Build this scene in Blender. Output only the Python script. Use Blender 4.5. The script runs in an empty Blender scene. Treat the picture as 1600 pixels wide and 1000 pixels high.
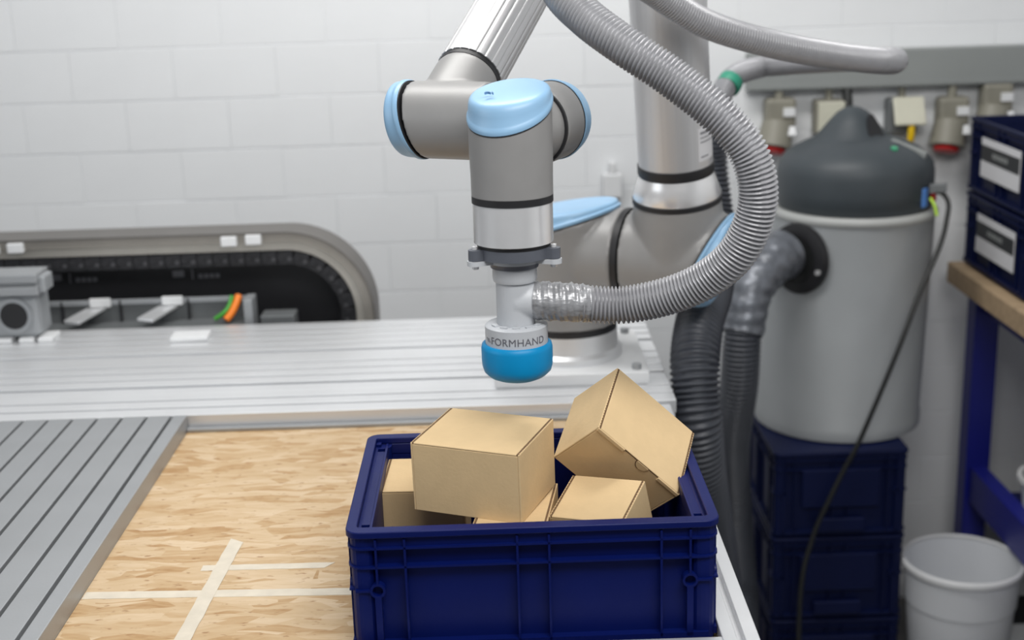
import bpy, bmesh, math, random
from mathutils import Vector, Matrix, Euler
random.seed(7)
V = Vector
PI = math.pi
SC = bpy.context.scene
COL = SC.collection

# ------------------------------------------------------------------ camera
def setup_camera():
    f, yaw, pitch, roll = 2087.8, 0.0036, 0.2708, -0.0311
    fw = V((math.sin(yaw) * math.cos(pitch), math.cos(yaw) * math.cos(pitch), -math.sin(pitch)))
    r = V((math.cos(yaw), -math.sin(yaw), 0))
    u = r.cross(fw)
    r2 = r * math.cos(roll) + u * math.sin(roll)
    u2 = -r * math.sin(roll) + u * math.cos(roll)
    cd = bpy.data.cameras.new('camera')
    cd.sensor_width = 36.0
    cd.lens = f / 1600 * 36.0
    cd.clip_start = 0.05
    cd.dof.use_dof = True
    cd.dof.focus_distance = 1.56
    cd.dof.aperture_fstop = 4.1
    co = bpy.data.objects.new('camera', cd)
    M = Matrix((r2, u2, -fw)).transposed().to_4x4()
    M.translation = V((0.1977, -1.3022, 0.7379))
    co.matrix_world = M
    COL.objects.link(co)
    SC.camera = co
setup_camera()

# ------------------------------------------------------------------ light and exposure
world = bpy.data.worlds.new('world')
SC.world = world
world.use_nodes = True
world.node_tree.nodes['Background'].inputs[0].default_value = (0.93, 0.96, 1.0, 1)
world.node_tree.nodes['Background'].inputs[1].default_value = 0.2

def area(name, loc, size, power, color=(1, 1, 1), target=None):
    l = bpy.data.lights.new(name, 'AREA')
    l.shape = 'RECTANGLE'
    l.size, l.size_y = size
    l.energy = power
    l.color = color
    o = bpy.data.objects.new(name, l)
    o.location = loc
    if target:
        o.rotation_euler = (V(target) - V(loc)).to_track_quat('-Z', 'Y').to_euler()
    COL.objects.link(o)
    return o
# a ceiling light panel, an added front fill and window daylight on the left
area('ceiling_or_fill_lamp', (0.10, 0.85, 1.9), (1.7, 0.4), 28, (1.0, 0.985, 0.96))
area('ceiling_or_fill_lamp', (0.55, -0.80, 1.5), (1.3, 0.5), 20, (1.0, 0.985, 0.96), (0.2, 0.2, 0.1))  # fill light added above the camera side to brighten the near faces
area('window_light', (-2.6, -0.6, 1.2), (1.6, 1.2), 12, (0.93, 0.97, 1.0), (0.1, 0.6, 0.3))

vs = SC.view_settings
vs.view_transform = 'Standard'
vs.look = 'None'
vs.exposure = 0.3
vs.gamma = 1.0
vs.use_curve_mapping = False

# ------------------------------------------------------------------ materials
MATS = {}
def mat(name, col, rough=0.5, metal=0.0, vary=0.0, vscale=20.0, bump=0.0, bscale=200.0, stretch=(1, 1, 1), spec=0.5, coat=0.0, trans=0.0):
    if name in MATS:
        return MATS[name]
    m = bpy.data.materials.new(name)
    m.use_nodes = True
    nt = m.node_tree
    b = nt.nodes['Principled BSDF']
    b.inputs['Roughness'].default_value = rough
    b.inputs['Metallic'].default_value = metal
    b.inputs['Specular IOR Level'].default_value = spec
    b.inputs['Coat Weight'].default_value = coat
    b.inputs['Transmission Weight'].default_value = trans
    tc = nt.nodes.new('ShaderNodeTexCoord')
    mp = nt.nodes.new('ShaderNodeMapping')
    mp.inputs['Scale'].default_value = stretch
    nt.links.new(tc.outputs['Object'], mp.inputs['Vector'])
    n = nt.nodes.new('ShaderNodeTexNoise')
    n.inputs['Scale'].default_value = vscale
    n.inputs['Detail'].default_value = 4
    nt.links.new(mp.outputs['Vector'], n.inputs['Vector'])
    r = nt.nodes.new('ShaderNodeValToRGB')
    lo = [max(0, c * (1 - vary)) for c in col]
    hi = [min(1, c * (1 + vary)) for c in col]
    r.color_ramp.elements[0].position = 0.3
    r.color_ramp.elements[1].position = 0.7
    r.color_ramp.elements[0].color = (*lo, 1)
    r.color_ramp.elements[1].color = (*hi, 1)
    nt.links.new(n.outputs['Fac'], r.inputs['Fac'])
    nt.links.new(r.outputs['Color'], b.inputs['Base Color'])
    if bump > 0:
        n2 = nt.nodes.new('ShaderNodeTexNoise')
        n2.inputs['Scale'].default_value = bscale
        n2.inputs['Detail'].default_value = 3
        nt.links.new(mp.outputs['Vector'], n2.inputs['Vector'])
        bp = nt.nodes.new('ShaderNodeBump')
        bp.inputs['Strength'].default_value = bump
        bp.inputs['Distance'].default_value = 0.002
        nt.links.new(n2.outputs['Fac'], bp.inputs['Height'])
        nt.links.new(bp.outputs['Normal'], b.inputs['Normal'])
    MATS[name] = m
    return m

def osb_material():
    m = bpy.data.materials.new('osb_strands')
    m.use_nodes = True
    nt = m.node_tree
    b = nt.nodes['Principled BSDF']
    b.inputs['Roughness'].default_value = 0.62
    b.inputs['Specular IOR Level'].default_value = 0.3
    tc = nt.nodes.new('ShaderNodeTexCoord')
    def strands(rot, sc, seed):
        mp = nt.nodes.new('ShaderNodeMapping')
        mp.inputs['Rotation'].default_value = (0, 0, rot)
        mp.inputs['Scale'].default_value = (sc[0], sc[1], 1)
        mp.inputs['Location'].default_value = (seed, seed * 1.7, 0)
        wn = nt.nodes.new('ShaderNodeTexNoise')
        wn.inputs['Scale'].default_value = 9
        nt.links.new(tc.outputs['Object'], wn.inputs['Vector'])
        ad = nt.nodes.new('ShaderNodeVectorMath'); ad.operation = 'MULTIPLY_ADD'
        ad.inputs[1].default_value = (0.035, 0.035, 0)
        nt.links.new(wn.outputs['Color'], ad.inputs[0])
        nt.links.new(tc.outputs['Object'], ad.inputs[2])
        nt.links.new(ad.outputs[0], mp.inputs['Vector'])
        v = nt.nodes.new('ShaderNodeTexVoronoi')
        v.inputs['Scale'].default_value = 1
        v.inputs['Randomness'].default_value = 1
        nt.links.new(mp.outputs['Vector'], v.inputs['Vector'])
        # grain along the strand
        g = nt.nodes.new('ShaderNodeTexNoise')
        g.inputs['Scale'].default_value = 2.2
        g.inputs['Detail'].default_value = 5
        nt.links.new(mp.outputs['Vector'], g.inputs['Vector'])
        sp = nt.nodes.new('ShaderNodeSeparateColor')
        nt.links.new(v.outputs['Color'], sp.inputs[0])
        mx = nt.nodes.new('ShaderNodeMath'); mx.operation = 'MULTIPLY_ADD'
        mx.inputs[1].default_value = 0.58
        nt.links.new(sp.outputs[0], mx.inputs[0])
        m2 = nt.nodes.new('ShaderNodeMath'); m2.operation = 'MULTIPLY'
        m2.inputs[1].default_value = 0.56
        nt.links.new(g.outputs['Fac'], m2.inputs[0])
        nt.links.new(m2.outputs[0], mx.inputs[2])
        return mx.outputs[0], sp.outputs[1]
    a, asel = strands(0.10, (13, 62), 0.0)
    c, csel = strands(-0.30, (15, 70), 3.1)
    d, dsel = strands(0.75, (18, 66), 7.7)
    def sel(x, y, s, t):
        st = nt.nodes.new('ShaderNodeMath'); st.operation = 'GREATER_THAN'
        st.inputs[1].default_value = t
        nt.links.new(s, st.inputs[0])
        mi = nt.nodes.new('ShaderNodeMix')
        nt.links.new(st.outputs[0], mi.inputs['Factor'])
        nt.links.new(x, mi.inputs['A']); nt.links.new(y, mi.inputs['B'])
        return mi.outputs['Result']
    v = sel(a, c, csel, 0.6)
    v = sel(v, d, dsel, 0.74)
    r = nt.nodes.new('ShaderNodeValToRGB')
    e = r.color_ramp.elements
    e[0].position, e[0].color = 0.12, (0.30, 0.150, 0.055, 1)
    e[1].position, e[1].color = 0.9, (0.61, 0.47, 0.315, 1)
    x = r.color_ramp.elements.new(0.3); x.color = (0.43, 0.275, 0.135, 1)
    x = r.color_ramp.elements.new(0.45); x.color = (0.49, 0.34, 0.19, 1)
    x = r.color_ramp.elements.new(0.65); x.color = (0.54, 0.395, 0.24, 1)
    nt.links.new(v, r.inputs['Fac'])
    # scattered small dark flecks of bark
    fm = nt.nodes.new('ShaderNodeMapping'); fm.inputs['Scale'].default_value = (60, 150, 1); fm.inputs['Rotation'].default_value = (0, 0, 0.2)
    nt.links.new(tc.outputs['Object'], fm.inputs['Vector'])
    fn = nt.nodes.new('ShaderNodeTexNoise'); fn.inputs['Scale'].default_value = 1.0; fn.inputs['Detail'].default_value = 2
    nt.links.new(fm.outputs['Vector'], fn.inputs['Vector'])
    fr = nt.nodes.new('ShaderNodeMapRange'); fr.inputs['From Min'].default_value = 0.63; fr.inputs['From Max'].default_value = 0.76
    nt.links.new(fn.outputs['Fac'], fr.inputs['Value'])
    fx = nt.nodes.new('ShaderNodeMix'); fx.data_type = 'RGBA'
    nt.links.new(fr.outputs['Result'], fx.inputs[0])
    nt.links.new(r.outputs['Color'], fx.inputs[6])
    fx.inputs[7].default_value = (0.26, 0.13, 0.05, 1)
    nt.links.new(fx.outputs[2], b.inputs['Base Color'])
    bp = nt.nodes.new('ShaderNodeBump')
    bp.inputs['Strength'].default_value = 0.25
    bp.inputs['Distance'].default_value = 0.001
    nt.links.new(v, bp.inputs['Height'])
    nt.links.new(bp.outputs['Normal'], b.inputs['Normal'])
    return m

M_OSB = osb_material()
M_ALU = mat('anodised_aluminium', (0.38, 0.392, 0.405), 0.45, 0.6, 0.05, 8, 0.05, 300, (1, 1, 1))
M_ALU_R = mat('brushed_plate_aluminium', (0.74, 0.75, 0.765), 0.40, 0.55, 0.04, 6, 0.04, 300)
M_TUBE = mat('polished_tube_aluminium', (0.66, 0.66, 0.67), 0.44, 0.75, 0.03, 4, 0.0)
M_CHROME = mat('turned_flange_metal', (0.86, 0.86, 0.87), 0.25, 0.62, 0.03, 30)
M_ROBOT = mat('robot_grey_paint', (0.27, 0.267, 0.265), 0.42, 0.1, 0.03, 30, 0.03, 700)
M_CAP = mat('light_blue_cap_plastic', (0.26, 0.45, 0.655), 0.38, 0, 0.02, 20)
M_BLACK = mat('black_rubber', (0.012, 0.012, 0.014), 0.5)
M_FLANGE = mat('slate_grey_adapter', (0.115, 0.125, 0.15), 0.42, 0.2, 0.04, 60)
M_PVC = mat('light_grey_pvc', (0.50, 0.52, 0.55), 0.42, 0, 0.03, 40, 0.05, 400)
M_PRINT = mat('grey_lettering', (0.12, 0.12, 0.14), 0.5)
M_CUSH = mat('azure_membrane', (0.0, 0.245, 0.53), 0.42, 0, 0.04, 30, 0.05, 60, spec=0.3)
M_HOSE = mat('grey_ribbed_hose', (0.34, 0.342, 0.36), 0.34, 0.15, 0.05, 60)
M_HOSE_D = mat('dark_grey_ribbed_hose', (0.052, 0.057, 0.070), 0.42, 0.1, 0.08, 30)
M_TAPE = mat('silver_duct_tape', (0.33, 0.335, 0.35), 0.30, 0.3, 0.25, 60, 0.5, 90, (1, 1, 3))
M_GREEN = mat('green_tape', (0.02, 0.22, 0.14), 0.5)
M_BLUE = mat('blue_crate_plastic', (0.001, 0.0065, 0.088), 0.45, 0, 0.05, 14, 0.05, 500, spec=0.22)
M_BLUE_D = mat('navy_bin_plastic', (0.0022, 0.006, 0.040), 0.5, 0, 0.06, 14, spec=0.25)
M_CARD = mat('corrugated_cardboard', (0.66, 0.485, 0.275), 0.75, 0, 0.025, 60, 0.10, 260, (1, 1, 1), spec=0.2)
M_CARD_E = mat('cardboard_cut_edge', (0.15, 0.085, 0.04), 0.9, 0, 0.35, 380)
M_TAPEW = mat('masking_tape', (0.61, 0.55, 0.45), 0.6, 0, 0.07, 40)
M_WALL = mat('white_wall_paint', (0.79, 0.805, 0.82), 0.6, 0, 0.015, 5, 0.2, 60)
M_FLOOR = mat('grey_concrete_floor', (0.16, 0.155, 0.15), 0.6, 0, 0.15, 6, 0.1, 60)
M_DRUM = mat('grey_painted_drum', (0.30, 0.315, 0.325), 0.38, 0.1, 0.04, 8)
M_DRUM_RIM = mat('pale_grey_rim', (0.42, 0.43, 0.42), 0.4)
M_HEAD = mat('charcoal_head_plastic', (0.042, 0.052, 0.060), 0.5, 0, 0.05, 20)
M_CABLE = mat('black_cable', (0.012, 0.013, 0.013), 0.5)
M_WHITE = mat('white_plastic', (0.72, 0.73, 0.74), 0.45, 0, 0.02, 20)
M_BIN = mat('white_bin_plastic', (0.70, 0.72, 0.75), 0.42, 0, 0.02, 10)
M_TRUNK = mat('grey_trunking', (0.255, 0.27, 0.265), 0.5, 0, 0.03, 10)
M_SOCK = mat('grey_beige_socket', (0.23, 0.22, 0.18), 0.5, 0, 0.04, 30)
M_CREAM = mat('cream_socket_lid', (0.56, 0.55, 0.45), 0.5, 0, 0.03, 30)
M_RED = mat('red_plastic', (0.55, 0.02, 0.02), 0.45)
M_YELLOW = mat('yellow_plug', (0.75, 0.48, 0.0), 0.5)
M_BEIGE = mat('beige_metal_trough', (0.32, 0.30, 0.27), 0.42, 0.45, 0.04, 20)
M_CHAIN = mat('black_chain_plastic', (0.014, 0.014, 0.017), 0.55, 0, 0.1, 40)
M_DGREY = mat('grey_channel_metal', (0.16, 0.17, 0.175), 0.5, 0.3, 0.06, 20)
M_CAST = mat('grey_cast_block', (0.33, 0.345, 0.36), 0.5, 0.3, 0.04, 30)
M_ORANGE = mat('orange_cable', (0.80, 0.20, 0.01), 0.5)
M_GRNCAB = mat('green_cable', (0.05, 0.30, 0.03), 0.5)
M_WOOD = mat('bench_wood', (0.40, 0.29, 0.18), 0.6, 0, 0.15, 8, 0.05, 60, (1, 8, 8))
M_STEEL_B = mat('blue_bench_steel', (0.008, 0.012, 0.20), 0.42, 0, 0.05, 10)
M_LABEL = mat('paper_label', (0.66, 0.66, 0.68), 0.6)
M_LBAND = mat('label_dark_band', (0.03, 0.032, 0.035), 0.6)
M_BADGE = mat('blue_badge', (0.12, 0.30, 0.75), 0.5)
M_LIME = mat('lime_wire', (0.40, 0.62, 0.05), 0.5)
M_LGREY = mat('grey_marking', (0.20, 0.20, 0.22), 0.5)

# ------------------------------------------------------------------ builders
def frame_of(axis, up=(0, 0, 1)):
    z = V(axis).normalized()
    up = V(up)
    if abs(z.dot(up.normalized())) > 0.98:
        up = V((0, 1, 0))
    x = up.cross(z).normalized()
    y = z.cross(x)
    return x, y, z

class MB:
    def __init__(s):
        s.v, s.f = [], []
    def add(s, vs, fs):
        o = len(s.v)
        s.v += [V(p) for p in vs]
        s.f += [[i + o for i in q] for q in fs]
        return s
    def box(s, x0, x1, y0, y1, z0, z1):
        return s.add([(x0, y0, z0), (x1, y0, z0), (x1, y1, z0), (x0, y1, z0), (x0, y0, z1), (x1, y0, z1), (x1, y1, z1), (x0, y1, z1)],
                     [(0, 3, 2, 1), (4, 5, 6, 7), (0, 1, 5, 4), (1, 2, 6, 5), (2, 3, 7, 6), (3, 0, 4, 7)])
    def obox(s, c, ax, ay, az, hx, hy, hz):
        c, ax, ay, az = V(c), V(ax), V(ay), V(az)
        p = []
        for k in (-1, 1):
            for i, j in ((-1, -1), (1, -1), (1, 1), (-1, 1)):
                p.append(c + ax * hx * i + ay * hy * j + az * hz * k)
        return s.add(p, [(0, 3, 2, 1), (4, 5, 6, 7), (0, 1, 5, 4), (1, 2, 6, 5), (2, 3, 7, 6), (3, 0, 4, 7)])
    def lathe(s, o, axis, prof, n=48, up=(0, 0, 1), tilt=None, caps=True, squash=(1, 1)):
        """prof = [(radius, height)] or [(radius, height, tilt)]; tilt slants a ring about the direction 'tilt'."""
        x, y, z = frame_of(axis, up)
        o = V(o)
        td = V(tilt).normalized() if tilt is not None else None
        vs = []
        for q in prof:
            r, h = q[0], q[1]
            k = q[2] if len(q) > 2 else 0.0
            for i in range(n):
                a = 2 * PI * i / n
                d = x * math.cos(a) * squash[0] + y * math.sin(a) * squash[1]
                hh = h + (k * r * d.dot(td) if td else 0)
                vs.append(o + d * r + z * hh)
        fs = []
        for j in range(len(prof) - 1):
            for i in range(n):
                k = (i + 1) % n
                fs.append((j * n + i, j * n + k, (j + 1) * n + k, (j + 1) * n + i))
        if caps:
            fs.append(tuple(reversed(range(n))))
            m = (len(prof) - 1) * n
            fs.append(tuple(m + i for i in range(n)))
        return s.add(vs, fs)
    def cyl(s, p0, p1, r, n=32):
        p0, p1 = V(p0), V(p1)
        return s.lathe(p0, p1 - p0, [(r, 0), (r, (p1 - p0).length)], n)
    def prism(s, pts, o, ax, ay, az, h):
        o, ax, ay, az = V(o), V(ax), V(ay), V(az)
        n = len(pts)
        vs = [o + ax * p[0] + ay * p[1] for p in pts] + [o + ax * p[0] + ay * p[1] + az * h for p in pts]
        fs = [tuple(reversed(range(n))), tuple(range(n, 2 * n))]
        fs += [(i, (i + 1) % n, n + (i + 1) % n, n + i) for i in range(n)]
        return s.add(vs, fs)
    def ring(s, outer, inner, z0, z1):
        """closed band between two loops of equal length in the XY plane"""
        n = len(outer)
        vs = [(p[0], p[1], z) for z in (z0, z1) for L in (outer, inner) for p in L]
        fs = []
        for i in range(n):
            k = (i + 1) % n
            ob, ib, ot, it = 0, n, 2 * n, 3 * n
            fs += [(ob + i, ob + k, ot + k, ot + i), (ib + k, ib + i, it + i, it + k),
                   (ot + i, ot + k, it + k, it + i), (ob + k, ob + i, ib + i, ib + k)]
        return s.add(vs, fs)

def new_obj(name, me, m, parent=None, smooth=None, bevel=0.0):
    me.materials.append(m)
    o = bpy.data.objects.new(name, me)
    COL.objects.link(o)
    if smooth is not None:
        for p in me.polygons:
            p.use_smooth = True
        if smooth > 0:
            try:
                me.set_sharp_from_angle(angle=math.radians(smooth))
            except Exception:
                pass
    if bevel > 0:
        b = o.modifiers.new('bevel', 'BEVEL')
        b.width = bevel
        b.segments = 2
        b.limit_method = 'ANGLE'
        b.angle_limit = math.radians(50)
    if parent is not None:
        o.parent = parent
    return o

def origin_of(o):
    l = V((0, 0, 0))
    while o is not None:
        l = l + o.location
        o = o.parent
    return l

def build(mb, name, m, parent=None, smooth=None, bevel=0.0, world=True, at=None, fix=True):
    """mesh from world coordinates; the object's own origin goes to 'at' or stays with the parent's"""
    base = origin_of(parent) if (parent is not None and world) else V((0, 0, 0))
    loc = V((0, 0, 0))
    if parent is None:
        if at is None:
            n = len(mb.v)
            at = V((sum(p.x for p in mb.v) / n, sum(p.y for p in mb.v) / n, min(p.z for p in mb.v)))
        loc = V(at)
        base = loc
    me = bpy.data.meshes.new(name)
    me.from_pydata([tuple(p - base) for p in mb.v], [], mb.f)
    if fix:
        bm = bmesh.new(); bm.from_mesh(me)
        bmesh.ops.recalc_face_normals(bm, faces=bm.faces)
        bm.to_mesh(me); bm.free()
    o = new_obj(name, me, m, parent, smooth, bevel)
    if parent is None:
        o.location = loc
    return o

def thing(name, label, cat, loc=(0, 0, 0), group=None):
    o = bpy.data.objects.new(name, None)
    o.empty_display_size = 0.05
    COL.objects.link(o)
    o.location = loc
    tag(o, label, cat, group)
    return o

def tag(o, label, cat, group=None):
    o['label'] = label
    o['category'] = cat
    if group:
        o['group'] = group
    return o

def structure(o):
    o['kind'] = 'structure'
    return o

def copy_tree(o, parent=None):
    c = o.copy()
    COL.objects.link(c)
    if parent is not None:
        c.parent = parent
    for ch in list(o.children):
        copy_tree(ch, c)
    return c

def fused(mb, name, m, parent, voxel=0.0022, it=6, smooth=40):
    """union of overlapping closed solids with softened joints"""
    o = build(mb, name, m, parent, None, fix=True)
    r = o.modifiers.new('remesh', 'REMESH'); r.mode = 'VOXEL'; r.voxel_size = voxel
    s = o.modifiers.new('smooth', 'SMOOTH'); s.factor = 0.5; s.iterations = it
    dg = bpy.context.evaluated_depsgraph_get()
    me = bpy.data.meshes.new_from_object(o.evaluated_get(dg))
    old = o.data
    o.modifiers.clear()
    o.data = me
    bpy.data.meshes.remove(old)
    for p in me.polygons:
        p.use_smooth = True
    if not me.materials:
        me.materials.append(m)
    return o

def spline(pts, step=0.004):
    """Catmull-Rom through the points, resampled evenly"""
    P = [V(p) for p in pts]
    P = [P[0] * 2 - P[1]] + P + [P[-1] * 2 - P[-2]]
    raw = []
    for i in range(1, len(P) - 2):
        for k in range(40):
            t = k / 40
            a, b, c, d = P[i - 1], P[i], P[i + 1], P[i + 2]
            raw.append(0.5 * ((2 * b) + (c - a) * t + (2 * a - 5 * b + 4 * c - d) * t * t + (3 * b - a - 3 * c + d) * t ** 3))
    raw.append(P[-2])
    out, acc = [raw[0]], 0.0
    for i in range(1, len(raw)):
        seg = raw[i] - raw[i - 1]
        L = seg.length
        while acc + L >= step:
            q = raw[i] - seg * ((L - (step - acc)) / seg.length)
            out.append(q)
            seg = raw[i] - q
            L = seg.length
            acc = 0.0
            if L < 1e-9:
                break
        acc += L
    return out

def sweep(path, rfun, n=20, twist=0.0):
    """tube along a path; rfun(distance, angle) gives the radius"""
    mb = MB()
    t = (path[1] - path[0]).normalized()
    x, y, z = frame_of(t)
    vs, s = [], 0.0
    for i, p in enumerate(path):
        if i:
            s += (p - path[i - 1]).length
        t2 = (path[min(i + 1, len(path) - 1)] - path[max(i - 1, 0)]).normalized()
        q = t.rotation_difference(t2)
        x = q @ x; y = q @ y; t = t2
        for k in range(n):
            a = 2 * PI * k / n
            vs.append(p + (x * math.cos(a) + y * math.sin(a)) * rfun(s, a))
    fs = []
    for j in range(len(path) - 1):
        for i in range(n):
            k = (i + 1) % n
            fs.append((j * n + i, j * n + k, (j + 1) * n + k, (j + 1) * n + i))
    fs.append(tuple(reversed(range(n))))
    fs.append(tuple((len(path) - 1) * n + i for i in range(n)))
    return mb.add(vs, fs)

def ribbed(pts, r, pitch, depth, n=24, rscale=None):
    path = spline(pts, pitch / 5)
    def rf(s, a):
        k = rscale(s) if rscale else 1.0
        w = math.cos(2 * PI * s / pitch - a)
        return (r - depth * (0.5 - 0.5 * w) ** 1.3) * k
    return sweep(path, rf, n)

def rrect(w, d, r, n=5, c=(0, 0)):
    pts = []
    for sx, sy, a0 in ((1, 1, 0), (-1, 1, PI / 2), (-1, -1, PI), (1, -1, 3 * PI / 2)):
        for i in range(n + 1):
            a = a0 + PI / 2 * i / n
            pts.append((c[0] + sx * (w / 2 - r) + r * math.cos(a), c[1] + sy * (d / 2 - r) + r * math.sin(a)))
    return pts

# ================================================================== the room
FLOOR = -1.0
WALL_Y = 2.0
structure(build(MB().box(-3.2, 2.3, -3.4, 2.2, FLOOR - 0.1, FLOOR), 'floor', M_FLOOR))
wall = structure(build(MB().box(-3.2, 2.3, WALL_Y + 0.0014, WALL_Y + 0.2, FLOOR, 2.3), 'wall_back', M_WALL))
structure(build(MB().box(2.2, 2.4, -3.4, 2.2, FLOOR, 2.3), 'wall_right', M_WALL))

def bricks():
    L, Hh, g = 0.25, 0.125, 0.0011
    me = None
    z0 = 0.0346 - 8 * Hh - 0.0346 + 0.032   # courses aligned with the visible joints
    for row in range(15):
        z = z0 + row * Hh
        if z < FLOOR - 0.001:
            zc0 = FLOOR
        else:
            zc0 = z
        off = (row % 2) * L / 2
        for i in range(12):
            x = -1.22 + off + i * L
            jit = random.uniform(-0.0006, 0.0006)
            if me is None:
                mb = MB().box(.0003, L - .0003, -0.0006, 0.02, g, Hh - g)
                o = build(mb, 'brick', M_WALL, None, None, 0.0012, at=(0, 0, 0))
                me = o.data
            else:
                o = bpy.data.objects.new('brick', me)
                COL.objects.link(o)
                b = o.modifiers.new('bevel', 'BEVEL'); b.width = 0.0012; b.segments = 2
            o.parent = wall
            o.location = V((x, WALL_Y + jit, z)) - wall.location
            o.rotation_euler = (random.uniform(-.004, .004), 0, random.uniform(-.0008, .0008))
bricks()

# ================================================================== the work table
PLATE_Y0, PLATE_Y1, PLATE_Z = 0.752, 1.30, 0.025
tb = thing('work_table', 'aluminium framed work table topped with an oriented strand board', 'table', (0.06, 0.35, FLOOR))
build(MB().box(-0.3259, 0.417, -0.0126, 0.745, -0.018, 0.0), 'board', M_OSB, tb)
def tslot(mb, x0, x1, y0, y1, z1, z0, along, slot=0.008):
    if along == 'y':
        c = (x0 + x1) / 2
        mb.box(x0, c - slot / 2, y0, y1, z0, z1); mb.box(c + slot / 2, x1, y0, y1, z0, z1)
        mb.box(x0 + .002, x1 - .002, y0 + .001, y1 - .001, z0, z1 - 0.010)
    else:
        c = (y0 + y1) / 2
        mb.box(x0, x1, y0, c - slot / 2, z0, z1); mb.box(x0, x1, c + slot / 2, y1, z0, z1)
        mb.box(x0 + .001, x1 - .001, y0 + .002, y1 - .002, z0, z1 - 0.010)
    return mb
build(tslot(MB(), 0.417, 0.457, -0.053, 0.745, 0.02, -0.06, 'y'), 'side_rail', M_ALU_R, tb, bevel=0.001)
build(tslot(MB(), -0.3259, 0.417, -0.053, -0.0128, 0.02, -0.06, 'x'), 'front_rail', M_ALU_R, tb, bevel=0.001)
build(MB().box(-0.3259, 0.417, 0.736, 0.750, 0.0, 0.006), 'edge_strip', M_ALU, tb, bevel=0.001)
build(MB().box(-1.3, 0.417, 0.0, 1.28, -0.10, -0.0185), 'under_frame', M_ALU, tb)
for (x, y) in ((0.437, -0.03), (0.437, 1.2), (-1.2, -0.03), (-1.2, 1.2)):
    build(MB().box(x - .02, x + .02, y - .02, y + .02, FLOOR, -0.06 if x > 0 else -0.10), 'leg', M_ALU, tb, bevel=0.002)

# left deck of grooved profiles running away from the viewer
dk = thing('profile_deck', 'grey grooved aluminium profile deck left of the strand board', 'deck', (-0.75, 0.1, -0.0185))
xs = [-0.3259, -0.3494] + [-0.3494 - 0.04 * (i + 1) for i in range(22)]
gw = 0.0052
strip0 = None
for i in range(len(xs) - 1):
    a = xs[i] - (gw / 2 if i else 0)
    b = xs[i + 1] + gw / 2
    mb = MB().box(b, a, -0.75, 0.747, 0.004, 0.027)
    if i == 0:
        build(mb, 'edge_profile', M_ALU, dk, bevel=0.0012)
        continue
    if strip0 is None:
        strip0 = build(mb, 'profile_strip', M_ALU, dk, bevel=0.0008)
        x_first = a
    else:
        o = strip0.copy(); COL.objects.link(o)
        o.location = (a - x_first, 0, 0)
build(MB().box(xs[-1], -0.3262, -0.75, 0.747, -0.0185, 0.012), 'deck_base', M_ALU, dk)

# rear plate of grooved profiles running along the wall
rp = thing('rail_plate', 'long pale grooved aluminium plate lying behind the strand board', 'plate', (-0.5, 1.0, -0.0185))
n_s = 14
pitch = (PLATE_Y1 - PLATE_Y0) / n_s
strip0 = None
for i in range(n_s):
    y0 = PLATE_Y0 + i * pitch + (0.0035 if i else 0)
    y1 = PLATE_Y0 + (i + 1) * pitch - 0.0035
    h = PLATE_Z - (0.0025 if i in (3, 8) else 0)
    build(MB().box(-1.7, 0.468, y0, y1, 0.002, h), 'profile_strip', M_ALU_R, rp, bevel=0.0012)
build(MB().box(-1.7, 0.466, PLATE_Y0 + .001, PLATE_Y1 - .001, -0.0185, 0.011), 'plate_base', M_ALU_R, rp)
plate_leg = MB().box(0.40, 0.46, 1.2, 1.26, FLOOR, -0.0185)

# strips of masking tape on the board
def tape(name, pts, w, label, z=0.0004):
    (x0, y0), (x1, y1) = pts
    d = V((x1 - x0, y1 - y0, 0)); L = d.length; d.normalize()
    n = V((-d.y, d.x, 0))
    k = 22
    vs, fs = [], []
    rnd = random.Random(name + label)
    for i in range(k + 1):
        t = i / k
        c = V((x0, y0, 0)) + d * L * t
        e0 = rnd.uniform(-.0005, .0005); e1 = rnd.uniform(-.0005, .0005)
        sk = 0.006 * (1 if i == k else 0)
        for s, e in ((-1, e0), (1, e1)):
            p = c + n * (w / 2 * s + e) + d * (sk * s)
            vs.append((p.x, p.y, z)); 
        for s, e in ((-1, e0), (1, e1)):
            p = c + n * (w / 2 * s + e) + d * (sk * s)
            vs.append((p.x, p.y, z - 0.0004))
    for i in range(k):
        a, b = 4 * i, 4 * (i + 1)
        fs += [(a, b, b + 1, a + 1), (a + 2, a + 3, b + 3, b + 2), (a, a + 2, b + 2, b), (a + 1, b + 1, b + 3, a + 3)]
    fs += [(0, 1, 3, 2), (4 * k, 4 * k + 2, 4 * k + 3, 4 * k + 1)]
    return tag(build(MB().add(vs, fs), name, M_TAPEW), label, 'tape', 'masking tape strips on the board')

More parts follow.
